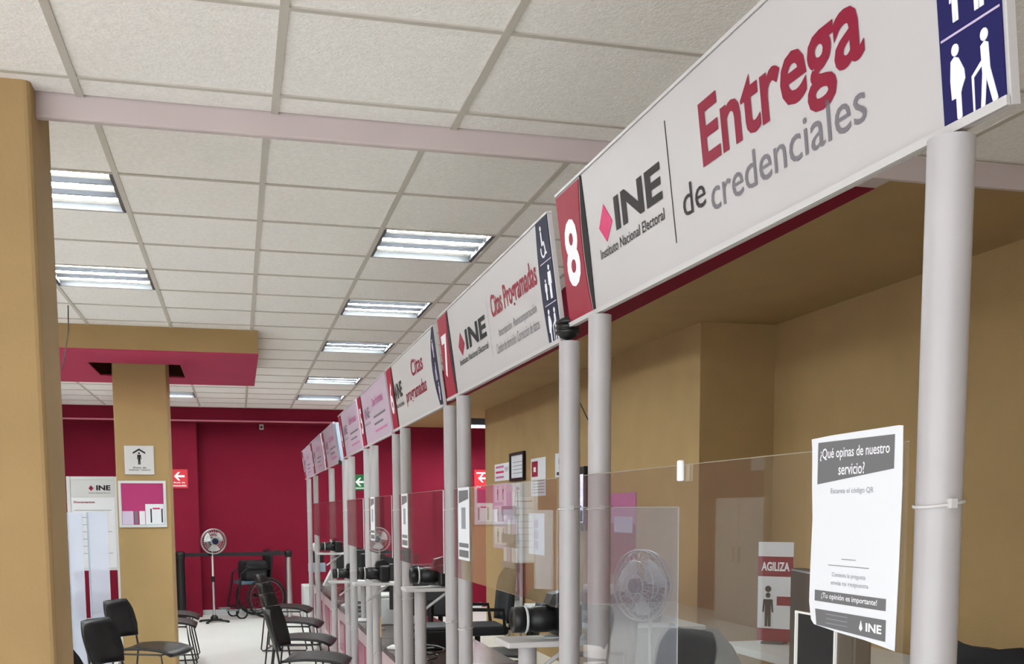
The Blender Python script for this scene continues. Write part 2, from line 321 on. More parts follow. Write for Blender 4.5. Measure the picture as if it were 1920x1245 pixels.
def body6(t):
    ine_logo(t, .20, .43, .10, .215, .0006, m1='ink', m2='ink')
    text('Citas', M['wine'], t, .74, 1.04, .19, .262, .0006, .02); text('programadas', M['wine'], t, .52, 1.06, .078, .158, .0006, .02)
def bodyN(t):
    ine_logo(t, .22, .50, .12, .22, .0006, m1='palepink', m2='greyink')
    text('Citas Programadas', M['palepink'], t, .66, 1.12, .185, .25, .0006, .02)
    for k in range(3): flat(rect(.66, 1.15-.12*(k % 2), .055+.04*k, .067+.04*k), M['greyink'] if k else M['palepink'], t, .0005, .0005, 'text_line')
sign('8', 2.50, 1.515, 1.929, .304, 'largest nearest white sign numbered 8 reading Entrega de credenciales', body8, dip=.0135)
sign('7', 4.05, 1.485, 1.905, .310, 'white sign numbered 7 reading Citas Programadas, next beyond the Entrega sign', body7)
sign('6', 5.50, 1.36, 1.893, .312, 'white sign numbered 6 with Citas programadas on two lines and dark blue crescent', body6, blue='crescent')
sign('5', 6.86, 1.30, 1.885, .318, 'lilac-tinged sign numbered 5 right behind the sign numbered 6', bodyN, blue=None)
sign('4', 8.18, 1.24, 1.882, .318, 'pink and white sign just beyond the sign numbered 5, at a gap in the row', bodyN, blue=None)
s3 = sign('3', 9.85, 1.24, 1.868, .325, 'third sign from the far end, with grey end beside the gap', bodyN, blue=None)
box('end_plate', M['bluepanel'], s3, 1.242, 1.40, .01, .31, -.03, .0, bev=.003, label='grey blue end plate'); box('plate_knob', M['black'], s3, 1.31, 1.35, -.02, .02, -.02, .012, bev=.006)
sign('2', 11.40, 1.45, 1.866, .33, 'second sign from the far end of the counter row', bodyN, blue=None)
sign('1', 12.95, 1.45, 1.862, .33, 'farthest and smallest white sign at the end of the counter row', bodyN, blue=None)
t = thing('cable_ball', 'black cable bundle tucked under the corner of the sign numbered 8', 'cable', (.80, 2.525, 1.930)); MB().lathe([(0,-.03),(.02,-.022),(.03,0),(.02,.022),(0,.03)], n=12).build('coil', M['black'], t)
for k in range(3): MB().tube([(.012*math.cos(a)*2.2, .02*math.sin(a)*1.6, -.01+.012*k) for a in [i*PI/5 for i in range(10)]], .005, 6, True).build('loop', M['blackwire'], t)

# ------------------------------------------------------------------ tube posts with cable ties
PX, PR = .805, .0265
def post(y, label, top=1.90, x=PX, ties=(.62, 1.05, 1.49)):
    t = thing('sign_post', label, 'post', (x, y, 0), group='white tube posts of the counter')
    MB().tube([(0,0,.004),(0,0,top)], PR, 20).build('shaft', M['pvc'], t)
    MB().lathe([(PR,0),(PR+.03,0),(PR+.03,.006),(PR+.004,.012),(PR,.03)], n=20).build('foot_flange', M['pvc'], t)
    for k, z in enumerate(ties):
        c = MB().tube([(math.cos(a)*(PR+.0015), math.sin(a)*(PR+.0015), z+.004*math.cos(a)) for a in [i*2*PI/16 for i in range(16)]], .0022, 6, True).build('cable_tie', M['white'], t)
        a = 4.0 + .3*((k*7) % 3); box('tie_lock', M['white'], c, math.cos(a)*(PR+.003)-.004, math.cos(a)*(PR+.003)+.004, math.sin(a)*(PR+.003)-.004, math.sin(a)*(PR+.003)+.004, z-.005, z+.006)
    return t
for y, l in ((1.085, 'thickest nearest white post, right beside the flyer'), (2.30, 'white post under the numeral end of the Entrega sign, right of a pair'), (2.525, 'white post under the blue pictogram end of the Citas Programadas sign'),
             (3.79, 'white post under the red numeral end of the Citas Programadas sign'), (4.04, 'white post under the dark blue crescent end of the two-line Citas sign'), (5.17, 'white post under the numeral end of the two-line Citas programadas sign'), (5.45, 'thin-looking white post half hidden left of the post under the two-line Citas sign'),
             (6.40, 'bright white post under the far end of the lilac sign, right of a tight pair'), (6.73, 'white post of a tight pair under the lilac sign, left one'), (7.72, 'bluish white post right under the gap in the sign row'), (8.15, 'greyish post just left of the bluish post under the sign gap'),
             (9.40, 'single white post in the middle of the far signs, third from the end'), (11.35, 'beige looking post second from the far end of the counter'), (12.45, 'farthest white post, at the very end of the counter')): post(y, l, top=(1.906 if y < 2 else 1.922) if y < 2.4 else (1.898 if y < 3.9 else (1.886 if y < 5.3 else (1.876 if y < 8.5 else 1.857))))

# ------------------------------------------------------------------ clear acrylic screens
PXX = .770
for k, (y0, y1, l) in enumerate(((1.10, 2.31, 'nearest clear acrylic screen carrying the flyer'), (2.52, 3.82, 'clear acrylic screen below the long Citas Programadas sign'), (4.03, 5.18, 'clear acrylic screen below the two-line Citas programadas sign'), (5.45, 6.42, 'clear acrylic screen below the lilac sign'), (6.73, 7.74, 'clear acrylic screen below the sign before the gap'), (8.15, 9.42, 'clear acrylic screen below the third sign from the end'), (9.5, 11.36, 'clear acrylic screen below the second sign from the end'))):
    zt = 1.563
    zb = .40 if k == 0 else 1.24
    t = thing('acrylic_screen', l, 'screen', (PXX, y0, 0), group='clear acrylic counter screens')
    if k == 0:                                # sheet with a pass-through notch, white edged
        Ls = y1-y0; n0, n1, nz = 1.245-y0, 1.35-y0, 1.340; b = MB()
        b.prism([(0,zb),(n0,zb),(n0,nz),(n1,nz),(n1,zb),(Ls,zb),(Ls,zt),(0,zt)], 0, .0035)
        o = b.build('sheet', M['acrylic'], t); o.matrix_local = Matrix(((0,0,1,0),(1,0,0,0),(0,1,0,0),(0,0,0,1)))
        box('notch_edge', M['edge'], t, -.0005, .004, n0, n1, nz-.003, nz-.0002); box('notch_edge', M['edge'], t, -.0005, .004, n0+.0002, n0+.002, zb, nz-.003); box('notch_edge', M['edge'], t, -.0005, .004, n1-.002, n1-.0002, zb, nz-.003)
    else: box('sheet', M['acrylic'], t, 0, .0035, 0, y1-y0, zb, zt)
    box('top_edge', M['edgeclear'], t, 0, .0035, 0, y1-y0, zt+.0002, zt+.0015)
    if k in (2, 3, 4): box('side_edge', M['edge'], t, 0, .0035, -.002, -.0002, zb, zt)
tag(box('clip_light', M['prwhite'], None, PXX-.010, PXX-.0005, 1.742, 1.757, 1.535, 1.572, bev=.003), 'small shiny clip on the top edge of the nearest acrylic screen', 'clip')

# ------------------------------------------------------------------ counter units
CT = .655
bounds = [.9, 2.53, 4.08, 5.47, 6.80, 8.25, 9.78, 11.45, 13.0]
names = ['nearest', 'second', 'third', 'fourth', 'fifth', 'sixth', 'seventh', 'eighth and farthest']
for k in range(8):
    y0, y1 = bounds[k]+.004, bounds[k+1]-.004; Ly = y1-y0
    t = thing('counter_unit', 'dark topped counter unit with pink front panel, %s along the row' % names[k], 'counter', (.84, y0, 0), group='counter units under the signs')
    box('worktop', M['countertop'], t, 0, .62, 0, Ly, CT-.035, CT, bev=.003)
    box('front_panel', M['laminate'], t, .03, .05, .01, Ly-.01, .02, CT-.036)
    for s in (.14, .56): box('inset_panel', M['insetm'], t, .022, .0295, Ly*s, Ly*(s+.30), .24, .50, bev=.002)
    for s in (.0, Ly-.03): box('side_panel', M['laminate'], t, .052, .58, s, s+.03, .005, CT-.036)
    box('kick_board', M['dgrey'], t, .06, .075, .03, Ly-.03, .0, .09)

# ------------------------------------------------------------------ stacking chairs
def make_chair(name, label, cat, group):
    t = thing(name, label, cat, group=group); W = .215
    g = []
    for i in range(9):                       # seat shell, waterfall front
        x = -.20+.43*i/8; z = .445+.012*math.cos((i-3)*.5)-(.03*((i-6)/2)**2 if i > 6 else 0)
        g.append([(x, -W+2*W*j/8, z+.012*((j-4)/4)**2) for j in range(9)])
    MB().sheet(g, .018).build('seat', M['black'], t)
    g = []
    for i in range(8):                       # curved back shell
        f = i/7; z = .53+.285*f; wd = .222*(1-.25*max(0, (f-.6)/.4)**2)*(1-.18*max(0, (.3-f)/.3)); xx = -.235-.075*f
        g.append([(xx-.075*(1-((j-4)/4)**2)+.03, -wd+2*wd*j/8, z) for j in range(9)])
    MB().sheet(g, .014).build('backrest', M['black'], t)
    for s in (-1, 1):
        y = s*.205
        MB().tube([(-.255,y*.9,.66),(-.235,y,.56),(-.215,y,.435),(-.265,y,.03),(-.25,y,.012),(.20,y,.012),(.215,y,.03),(.165,y,.30),(.15,y,.425),(-.19,y,.43)], .0075, 7).build('sled_leg', M['blackwire'], t)
    for x, z in ((-.235,.012),(.14,.42)): MB().tube([(x,-.205,z),(x,.205,z)], .0065, 6).build('crossbar', M['blackwire'], t)
    return t
GC = 'black stacking chairs'
ch = make_chair('stacking_chair', 'black sled-base chair in front of the tan column, seat seen side on', 'chair', GC); ch.location = (-.655, 8.38, 0); ch.rotation_euler = (0,0,-.35)
dup(ch, 'black chair back curving up just left of the column chair, second from pillar', (-.61, 6.88, 0))
dup(ch, 'black chair whose back barely shows beside the near pillar at the bottom edge', (-.60, 5.25, 0))
dup(ch, 'black wire-legged chair right of the column, nearer of the two', (-.64, 10.3, 0), rz=0)
dup(ch, 'black wire-legged chair right of the column, farther of the two', (-.64, 11.05, 0), rz=0)
for y, l in ((7.45, 'black customer chair nearest the camera at the counter front'), (8.65, 'black customer chair at the counter, second from the camera'), (10.0, 'black customer chair at the counter, third from the camera'), (11.5, 'black customer chair at the counter, fourth and farthest')): dup(ch, l, (.50, y, 0), rz=-.22)
dup(ch, 'black wire-legged chair behind the screen of the Citas Programadas booth', (1.78, 7.3, 0), rz=PI*.9)
def office(label, loc, rz):
    t = thing('office_chair', label, 'chair', loc, rz, 'black office chairs behind the counter')
    g = []
    for i in range(9):
        f = i/8; z = .54+.44*f-.02*max(0, f-.9); wd = .235*math.sqrt(max(.22, 1-(max(0, f-.5)/.56)**2.6)); g.append([(-.22-.04*f-.05*(1-((j-4)/4)**2), -wd+2*wd*j/8, z) for j in range(9)])
    MB().sheet(g, .05).build('backrest', M['blackmatte'], t)
    bevel(MB().box(-.22,.24,-.235,.235,.44,.52).build('seat', M['blackmatte'], t), .03, 3)
    MB().tube([(-.2,0,.47),(-.29,0,.47),(-.3,0,.6)], .02, 8).build('back_bar', M['black'], t); MB().tube([(0,0,.08),(0,0,.44)], .025, 10).build('gas_post', M['black'], t)
    for k in range(5):
        a = k*2*PI/5; l = MB().tube([(0,0,.10),(.28*math.cos(a),.28*math.sin(a),.07)], .018, 6).build('base_leg', M['black'], t)
        MB().lathe([(0,-.015),(.025,-.015),(.025,.015),(0,.015)], (.28*math.cos(a),.28*math.sin(a),.027), 'y', 10).build('castor', M['rubber'], l)
    for s in (-1, 1): MB().tube([(-.18,s*.25,.47),(-.16,s*.28,.66),(.12,s*.28,.67)], .016, 6).build('armrest', M['black'], t)
    return t
office('black office chair with rounded back seen through the nearest acrylic screen', (2.12, 4.22, 0), .4)
office('black office chair at the bottom right corner beyond the thickest post', (2.90, 3.32, 0), .3)
office('black office chair just beyond the largest camera', (1.95, 5.9, 0), PI)
office('black office chair in the booth below the lilac sign', (1.95, 8.7, 0), PI)
office('farthest black office chair, in the booth past the sign gap', (1.95, 10.4, 0), PI*.9)

# ------------------------------------------------------------------ cameras on brackets
def stand(label, x, y, z, on_counter):
    t = thing('camera_stand', label, 'stand', (x, y, 0), group='white camera stands at the counter')
    bevel(box('shelf', M['white'], t, -.13, .14, -.075, .075, z-.016, z), .003); px_, bz = (.125, CT) if on_counter else (-.055, 0); MB().tube([(px_,0,bz+.02),(px_,0,z-.016)], .018 if on_counter else .026, 14).build('pole', M['pvc'], t)
    MB().lathe([(0,0),(.06,0),(.06,.012),(.035,.024),(0,.024)], (px_,0,bz), n=20).build('base', M['white'], t); MB().tube([(-.05,0,z-.11),(.08,0,z-.017)], .007, 6).build('brace', M['white'], t)
def camera(label, x, y, z, rz=0):
    """lens looks along local -x"""
    t = thing('photo_camera', label, 'camera', (x, y, z), rz, 'black cameras on stands')
    bevel(MB().box(0,.065,-.07,.07,.004,.1).build('body', M['black'], t), .012, 3)
    MB().lathe([(0,-.115),(.026,-.112),(.031,-.118),(.036,-.118),(.037,-.09),(.034,-.088),(.034,-.06),(.037,-.058),(.037,-.02),(.032,0)], (0,0,.052), 'x', 18).build('lens', M['black'], t)
    MB().lathe([(.0375,-.086),(.0385,-.085),(.0385,-.08),(.0375,-.079)], (0,0,.052), 'x', 18).build('lens_ring', M['lgrey'], t)
    MB().lathe([(0,-.114),(.025,-.111)], (0,0,.052), 'x', 14).build('front_element', M['lensglass'], t)
    MB().prism([(-.02,.095),(.06,.095),(.055,.118),(.03,.134),(-.01,.122)], -.03, .03).build('viewfinder_hump', M['black'], t).matrix_local = Matrix(((1,0,0,0),(0,0,1,0),(0,1,0,0),(0,0,0,1)))
    MB().lathe([(0,.1),(.012,.1),(.012,.112),(0,.112)], (.03,.048,0), n=12).build('dial', M['dgrey'], t); box('grip', M['rubber'], t, -.012, .004, .042, .07, .01, .09, bev=.004)
    box('quick_plate', M['lgrey'], t, -.03, .05, -.03, .03, -.0005, .004)
for x, y, z, l, l2 in ((.845, 2.80, 1.128, 'largest black camera, with long lens, below the Citas Programadas sign', 'white stand under the largest camera'), (.85, 4.62, 1.145, 'black camera just right of the posts under the two-line Citas sign', 'white stand with a pole under the second nearest camera'),
                       (.80, 6.26, 1.06, 'black camera in the middle of the row, in front of the tight post pair', 'white stand of the camera before the tight post pair'), (.79, 7.92, .965, 'lowest black camera, before the bluish post under the sign gap', 'white stand of the lowest camera'), (.80, 9.22, 1.125, 'farthest black camera, in front of a single far post', 'white stand of the farthest camera')):
    stand(l2, x-.02, y, z, y > 5); camera(l, x, y, z+.002, .0)
# ring / bowl lamp and small devices on the counter
t = thing('bowl_lamp', 'small white bowl lamp just right of the middle camera', 'lamp', (.93, 7.35, CT)); MB().tube([(0,0,.004),(0,0,.27)], .008, 8).build('stem', M['white'], t); MB().lathe([(0,.26),(.03,.262),(.06,.285),(.07,.305),(.066,.305),(.03,.275),(0,.27)], n=18).build('bowl', M['white'], t); MB().lathe([(0,0),(.05,0),(.05,.008),(0,.012)], n=16).build('foot', M['white'], t)
t = thing('scanner_box', 'cream upright box on the counter right of the lowest camera', 'box', (.95, 8.95, CT)); box('case', M['white'], t, 0, .12, 0, .16, 0, .27, bev=.006); box('slot', M['dgrey'], t, -.002, 0, .03, .13, .12, .15)
t = thing('printer', 'pale desk printer on the counter under the middle camera', 'printer', (.98, 7.6, CT)); box('case', M['lgrey'], t, 0, .26, 0, .3, 0, .2, bev=.01); box('paper_slot', M['dgrey'], t, -.002, 0, .04, .26, .06, .1); box('lid', M['white'], t, .0, .26, 0, .3, .2005, .22, bev=.004)
t = thing('signature_pad', 'grey tilted pad standing at the far end of the counter', 'tablet', (.90, 11.8, CT)); MB().prism([(0,0),(.1,0),(.16,.25),(.13,.25)], 0, .2).build('case', M['lgrey'], t).matrix_local = Matrix(((1,0,0,0),(0,0,1,0),(0,1,0,0),(0,0,0,1)))
t = thing('lamp_unit', 'white lamp head over black housing at the far counter end', 'lamp', (.84, 12.75, CT)); box('housing', M['black'], t, 0, .14, 0, .1, .22, .34, bev=.01); MB().lathe([(0,-.04),(.05,-.04),(.055,0),(.05,.04),(0,.04)], (.05,.05,.40), 'y', 16).build('lamp_head', M['white'], t); box('tray', M['bluepanel'], t, -.04, .16, 0, .12, .10, .21, bev=.008); MB().tube([(.06,.05,0),(.06,.05,.10)], .03, 12).build('neck', M['white'], t)
# hanging tag
t = thing('hanging_tag', 'brown cardboard tag hanging on a white string from the bracket', 'tag', (.80, 6.20, .735)); box('card', M['cardboard'], t, 0, .002, -.025, .025, 0, .125); MB().tube([(.001,0,.12),(.001,.0,.309)], .0012, 5).build('string', M['white'], t)
# monitors behind the screens
def monitor(label, loc, rz, w=.46, h=.29, stand_h=.12, face='gloss'):
    t = thing('monitor', label, 'monitor', loc, rz, 'black monitors at the counter')
    box('panel', M['black'], t, -.02, .02, -w/2, w/2, stand_h, stand_h+h, bev=.006); box('display', M[face], t, .0202, .0215, -w/2+.012, w/2-.012, stand_h+.015, stand_h+h-.012)
    MB().tube([(-.03,0,.01),(-.03,0,stand_h+.1)], .018, 8).build('neck', M['black'], t); box('foot', M['black'], t, -.11, .09, -.11, .11, 0, .012, bev=.003)
monitor('black monitor back left of the posts under the two-line Citas sign', (1.2, 6.72, CT), 1.25, .44, .33, .15); monitor('black monitor beside the bowl lamp', (1.16, 8.35, CT), 1.25, .46, .34, .15); monitor('black monitor in the booth beyond the sign gap', (1.15, 9.75, CT), 1.25, .42, .32, .15)
monitor('large black monitor behind the flyer and nearest screen', (1.32, 2.17, CT), -.25, .50, .36, .32)
for x, y, w_, l in ((1.2, 7.25, .40, 'black monitor between the middle camera and the lowest camera'), (1.15, 11.0, .42, 'black monitor behind the farthest camera')): monitor(l, (x, y, CT), 1.2, w_, .32, .14)
for x, y, l in ((1.02, 4.75, 'coiled black cable on the counter under the second nearest camera'), (.95, 5.6, 'coiled black cable on the counter under the middle camera'), (.98, 8.45, 'coiled black cable on the counter beyond the lowest camera')):
    tag(MB().tube([(x+(.05+.004*k)*math.cos(k*.7), y+(.07+.004*k)*math.sin(k*.7), CT+.006+.004*k) for k in range(26)], .005, 6).build('counter_cable', M['blackwire']), l, 'cable')
t = thing('white_cable', 'thick white ribbon of cable hanging behind the second nearest camera', 'cable', (1.02, 5.02, CT)); g = [[(.03*math.sin(f*4), .05*math.sin(f*2.5)-.02+.045*j, .006+.46*f) for j in range(3)] for f in [i/9 for i in range(10)]]; MB().sheet(g, .004).build('ribbon', M['white'], t); box('plug', M['white'], t, -.03, .07, -.03, .06, .455, .485, bev=.005)
for x, y, l in ((1.05, 3.35, 'black document case on the counter behind the largest camera'), (1.05, 6.12, 'black document case on the counter behind the middle camera')):
    t = thing('document_case', l, 'case', (x, y, CT)); box('body', M['black'], t, 0, .2, 0, .3, 0, .12, bev=.012); box('lid', M['dgrey'], t, .005, .195, .005, .295, .1205, .14, bev=.004); box('latch', M['steel'], t, -.004, -.0005, .12, .18, .08, .11)
# frosted divider at the joint of booths 7 and 8
t = thing('booth_divider', 'bluish frosted divider panel right of the post under the numeral eight', 'divider', (.84, 2.56, CT)); box('sheet', M['frosted'], t, .005, .275, 0, .004, 0, .835); box('side_edge', M['edge'], t, .2752, .277, 0, .004, 0, .835); box('top_edge', M['edge'], t, .005, .275, 0, .004, .8355, .837)
# flyer
def flyer():
    t = thing('flyer', 'white flyer asking about the service, taped to the nearest acrylic screen', 'flyer')
    facing(t, (PXX-.0015, 1.312, 1.312), (-1, 0, 0)); W, Hh = .208, .271
    pts = [(.017,.014),(.009,.02),(.003,.045),(.004,.09),(.007,.16),(.004,.2),(.002,.255),(.0,.268),(.05,.270),(.12,.271),(.198,.272),(.206,.271),(.208,.2),(.206,.1),(.203,0),(.14,.006),(.08,.009)]
    flat(pts, M['paper'], t, 0, .0006, 'sheet'); z = .0008
    hd = flat([(.018,.206),(.191,.221),(.191,.262),(.018,.262)], M['greyprint'], t, z, .0002, 'header_band')
    text('¿Qué opinas de nuestro', M['prwhite'], hd, .024, .182, .236, .2535, z+.0003, .01, .0002); text('servicio?', M['prwhite'], hd, .07, .13, .217, .232, z+.0003, .01, .0002)
    text('Escanea el código QR', M['fadeink'], t, .052, .15, .191, .200, z, 0, .0002)
    flat(rect(.082,.115,.106,.1072), M['fadeink'], t, z, .0001, 'text_line'); flat(rect(.05,.145,.097,.0982), M['fadeink'], t, z, .0001, 'text_line')
    text('Contesta la pregunta', M['fadeink'], t, .06, .138, .081, .0885, z, 0, .0002); text('envía tu respuesta', M['fadeink'], t, .058, .145, .070, .0775, z, 0, .0002)
    bn = flat(rect(.018, .183, .047, .062), M['greyprint'], t, z, .0002, 'banner'); text('¡Tu opinión es importante!', M['prwhite'], bn, .036, .165, .050, .0595, z+.0003, .01, .0002)
    ft = flat([(.020,.036),(.184,.036),(.184,.009),(.024,.014)], M['greyprint'], t, z, .0002, 'footer')
    for k in range(3): flat(rect(.048, .10, .0305-.006*k, .0315-.006*k), M['fadeink'], ft, z+.0003, .0001, 'fine_print')
    flat([(.127,.02),(.131,.031),(.135,.02),(.131,.0165)], M['prwhite'], ft, z+.0003, .0001, 'logo_drop'); text('INE', M['prwhite'], ft, .142, .176, .0175, .0285, z+.0003, .03, .0001)
    return t
flyer()
# small flyers on the farther screens
for y, l in ((3.70, 'small grey and white flyer left of the tan wall posters, behind the Citas Programadas post'), (5.06, 'narrow-looking white flyer beside the post of the two-line Citas sign'), (6.3, 'slim far flyer on the screen below the lilac sign')):
    t = thing('small_flyer', l, 'flyer'); facing(t, (PXX-.0015, y+.03, 1.31), (-1, 0, 0)); flat(rect(0,.19,0,.255), M['paper'], t, 0, .0006, 'sheet'); flat([(.015,.20),(.175,.215),(.175,.245),(.015,.245)], M['greyprint'], t, .0007, .0002, 'header_band'); flat(rect(.06,.13,.11,.185), M['fadeink'], t, .0007, .0002, 'print_block'); flat(rect(.015,.175,.045,.06), M['greyprint'], t, .0007, .0002, 'banner'); flat(rect(.015,.175,.01,.035), M['greyprint'], t, .0007, .0002, 'footer')

# ------------------------------------------------------------------ right wall pieces
def poster(name, label, cat, y0, y1, z0, z1, m='paper', x=3.02):
    t = thing(name, label, cat); facing(t, (x-.003, y1, z0), (-1, 0, 0)); flat(rect(0, y1-y0, 0, z1-z0), M[m], t, 0, .0015, 'sheet'); return t, y1-y0, z1-z0
t = thing('picture_frame', 'black framed document hung high on the tan right wall', 'picture'); facing(t, (3.017, 11.62, 1.81), (-1, 0, 0)); W, h = .60, .31
box('backing', M['paper'], t, .03, W-.03, .03, h-.03, 0, .012)
for b in ((0,W,0,.03),(0,W,h-.03,h),(0,.03,.03,h-.03),(W-.03,W,.03,h-.03)): box('frame_bar', M['black'], t, *b, 0, .03)
for k in range(4): flat(rect(.1, W-.1, .08+.04*k, .088+.04*k), M['fadeink'], t, .0125, .0003, 'text_line')
t, W, h = poster('notice', 'white notice with crimson square logo right of the framed document', 'poster', 10.25, 10.80, 1.63, 2.02); flat(rect(.03,.26,.2,.36), M['red'], t, .0016, .0004, 'logo_block'); flat(rect(.1,.19,.25,.3), M['prwhite'], t, .0021, .0003, 'logo_mark')
for k in range(5): flat(rect(.05, W-.05, .03+.03*k, .04+.03*k), M['fadeink'], t, .0016, .0003, 'text_line')
t, W, h = poster('small_sign', 'small white safety sign left of the pictogram-end post', 'sign', 9.45, 9.92, 1.80, 2.03); picto('adult', t, .14, .07, .14, M['blackink'], .0016); flat(rect(.05,.42,.02,.05), M['ink'], t, .0016, .0003, 'text_line')
t, W, h = poster('pink_notice', 'pale notice with pink lines left of the framed document', 'poster', 11.66, 12.43, 1.83, 2.03); 
for k, m in enumerate(('palepink', 'pink', 'palepink')): flat(rect(.06, .45, .03+.06*k, .055+.06*k), M[m], t, .0016, .0003, 'text_line')
for px_ in (.52, .58, .64): picto('adult', t, px_, .1, .06, M['blackink'], .0016)
t, W, h = poster('figure_poster', 'lilac poster with rows of little figures on the tan right wall', 'poster', 11.80, 12.52, 1.03, 1.80, 'lilacink'); 
for r_ in range(3):
    b = flat(rect(.08, .68, .05+.25*r_, .26+.25*r_), M['paper'], t, .0016, .0003, 'cell')
    for c_ in range(2): picto('adult', b, .24+.26*c_, .07+.25*r_, .17, M['ink'], .002)
t = thing('leaflet_rack', 'grey vertical rack with four rows of leaflets against the tan wall', 'rack', (2.86, 11.05, 0)); box('panel', M['lgrey'], t, .10, .13, 0, .62, .40, 1.78, bev=.004)
for k in range(4):
    p = box('pocket', M['grey'], t, .04, .10, .03, .59, .50+.31*k, .60+.31*k)
    for q in range(3): box('leaflet', M['paper'] if (k+q) % 2 else M['lilacink'], p, .055, .085, .06+.18*q, .20+.18*q, .52+.31*k, .76+.31*k)
for y in (.04, .56): box('leg', M['grey'], t, .10, .13, y, y+.03, 0, .40)
t, W, h = poster('swirl_poster', 'white poster with curling white ribbon shapes right of the leaflet rack', 'poster', 10.3, 10.9, 1.02, 1.45)
for k in range(3): flat(circ(.3, .1+.11*k, .08, .05), M['lilacink'], t, .0016, .0004, 'shape')
t = thing('wall_television', 'black edged lit wall screen glimpsed between two close posts', 'television'); facing(t, (3.0, 9.62, 1.30), (-1, 0, 0)); box('case', M['black'], t, 0, .72, 0, .57, -.02, .03, bev=.006); box('display', M['screen'], t, .02, .70, .07, .50, .0302, .0315)
for k in range(4): flat(rect(.52, .68, .42-.06*k, .435-.06*k), M['prwhite'], t, .0317, .0005, 'screen_line')
flat(rect(.5, .69, .08, .18), M['navy2'], t, .0317, .0005, 'screen_block')
t, W, h = poster('campaign_poster', 'pink topped magenta poster just right of the post under the numeral eight', 'poster', 7.75, 8.42, .95, 1.62, 'wine'); flat(rect(0,W,.42,h), M['palepink'], t, .0016, .0004, 'top_block'); flat(rect(.18,.6,.35,.48), M['lilacink'], t, .0022, .0004, 'label_block')
# leaflet stand with figure and crimson heading
t = thing('standing_poster', 'white standing poster headed AGILIZA with crimson bands, right of the fan', 'poster'); facing(t, (2.80, 5.32, .753), (-.75, -.66, 0)); W, h = .20, .55
box('panel', M['paper'], t, 0, W, 0, h, -.006, 0); a = flat(rect(0,W,h-.19,h-.08), M['wine'], t, .0005, .0004, 'heading_band'); text('AGILIZA', M['prwhite'], a, .02, .18, h-.16, h-.11, .001, .03)
flat(rect(.11,W,.20,.25), M['wine'], t, .0005, .0004, 'band'); flat(rect(0,W,0,.07), M['wine'], t, .0005, .0004, 'band'); picto('adult', t, .06, .08, .19, M['ink'], .0006); flat(circ(.06,.29,.018), M['ink'], t, .0005, .0004, 'dot')
box('foot', M['dgrey'], t, .04, W-.04, -.012, 0, -.05, .05)
# back desk with clutter
def desk(label, x0, x1, y0, y1):
    t = thing('back_desk', label, 'desk', (x0, y0, 0), group='white desks behind the counter'); W, L = x1-x0, y1-y0
    box('desktop', M['lgrey'], t, 0, W, 0, L, .70, .74, bev=.004)
    for a in (.03, W-.07):
        for b in (.03, L-.07): box('leg', M['white'], t, a, a+.04, b, b+.04, 0, .70)
    box('modesty_panel', M['lgrey'], t, W-.03, W-.01, .07, L-.07, .3, .70)
desk('white desk behind the nearest screen, below the pedestal fan', 2.62, 3.3, 3.95, 5.4); desk('white desk behind the booth of the long Citas Programadas sign', 2.2, 2.9, 6.2, 8.1)
t = thing('desk_printer', 'dark grey printer on the white desk seen past the post under the numeral eight', 'printer', (2.3, 6.45, .74)); box('case', M['dgrey'], t, 0, .4, 0, .5, 0, .19, bev=.015); box('lid', M['lgrey'], t, .01, .39, .01, .49, .1905, .23, bev=.01); box('tray', M['grey'], t, -.12, 0, .08, .42, .04, .055)
t = thing('document_tray', 'flat stack of papers on the white desk under the fan', 'papers', (2.7, 4.5, .74))
for k in range(5): box('paper_sheet', M['paper'], t, .01*(k % 3), .22+.01*(k % 2), .008*(k % 2), .30, .004*k, .004*k+.0035)

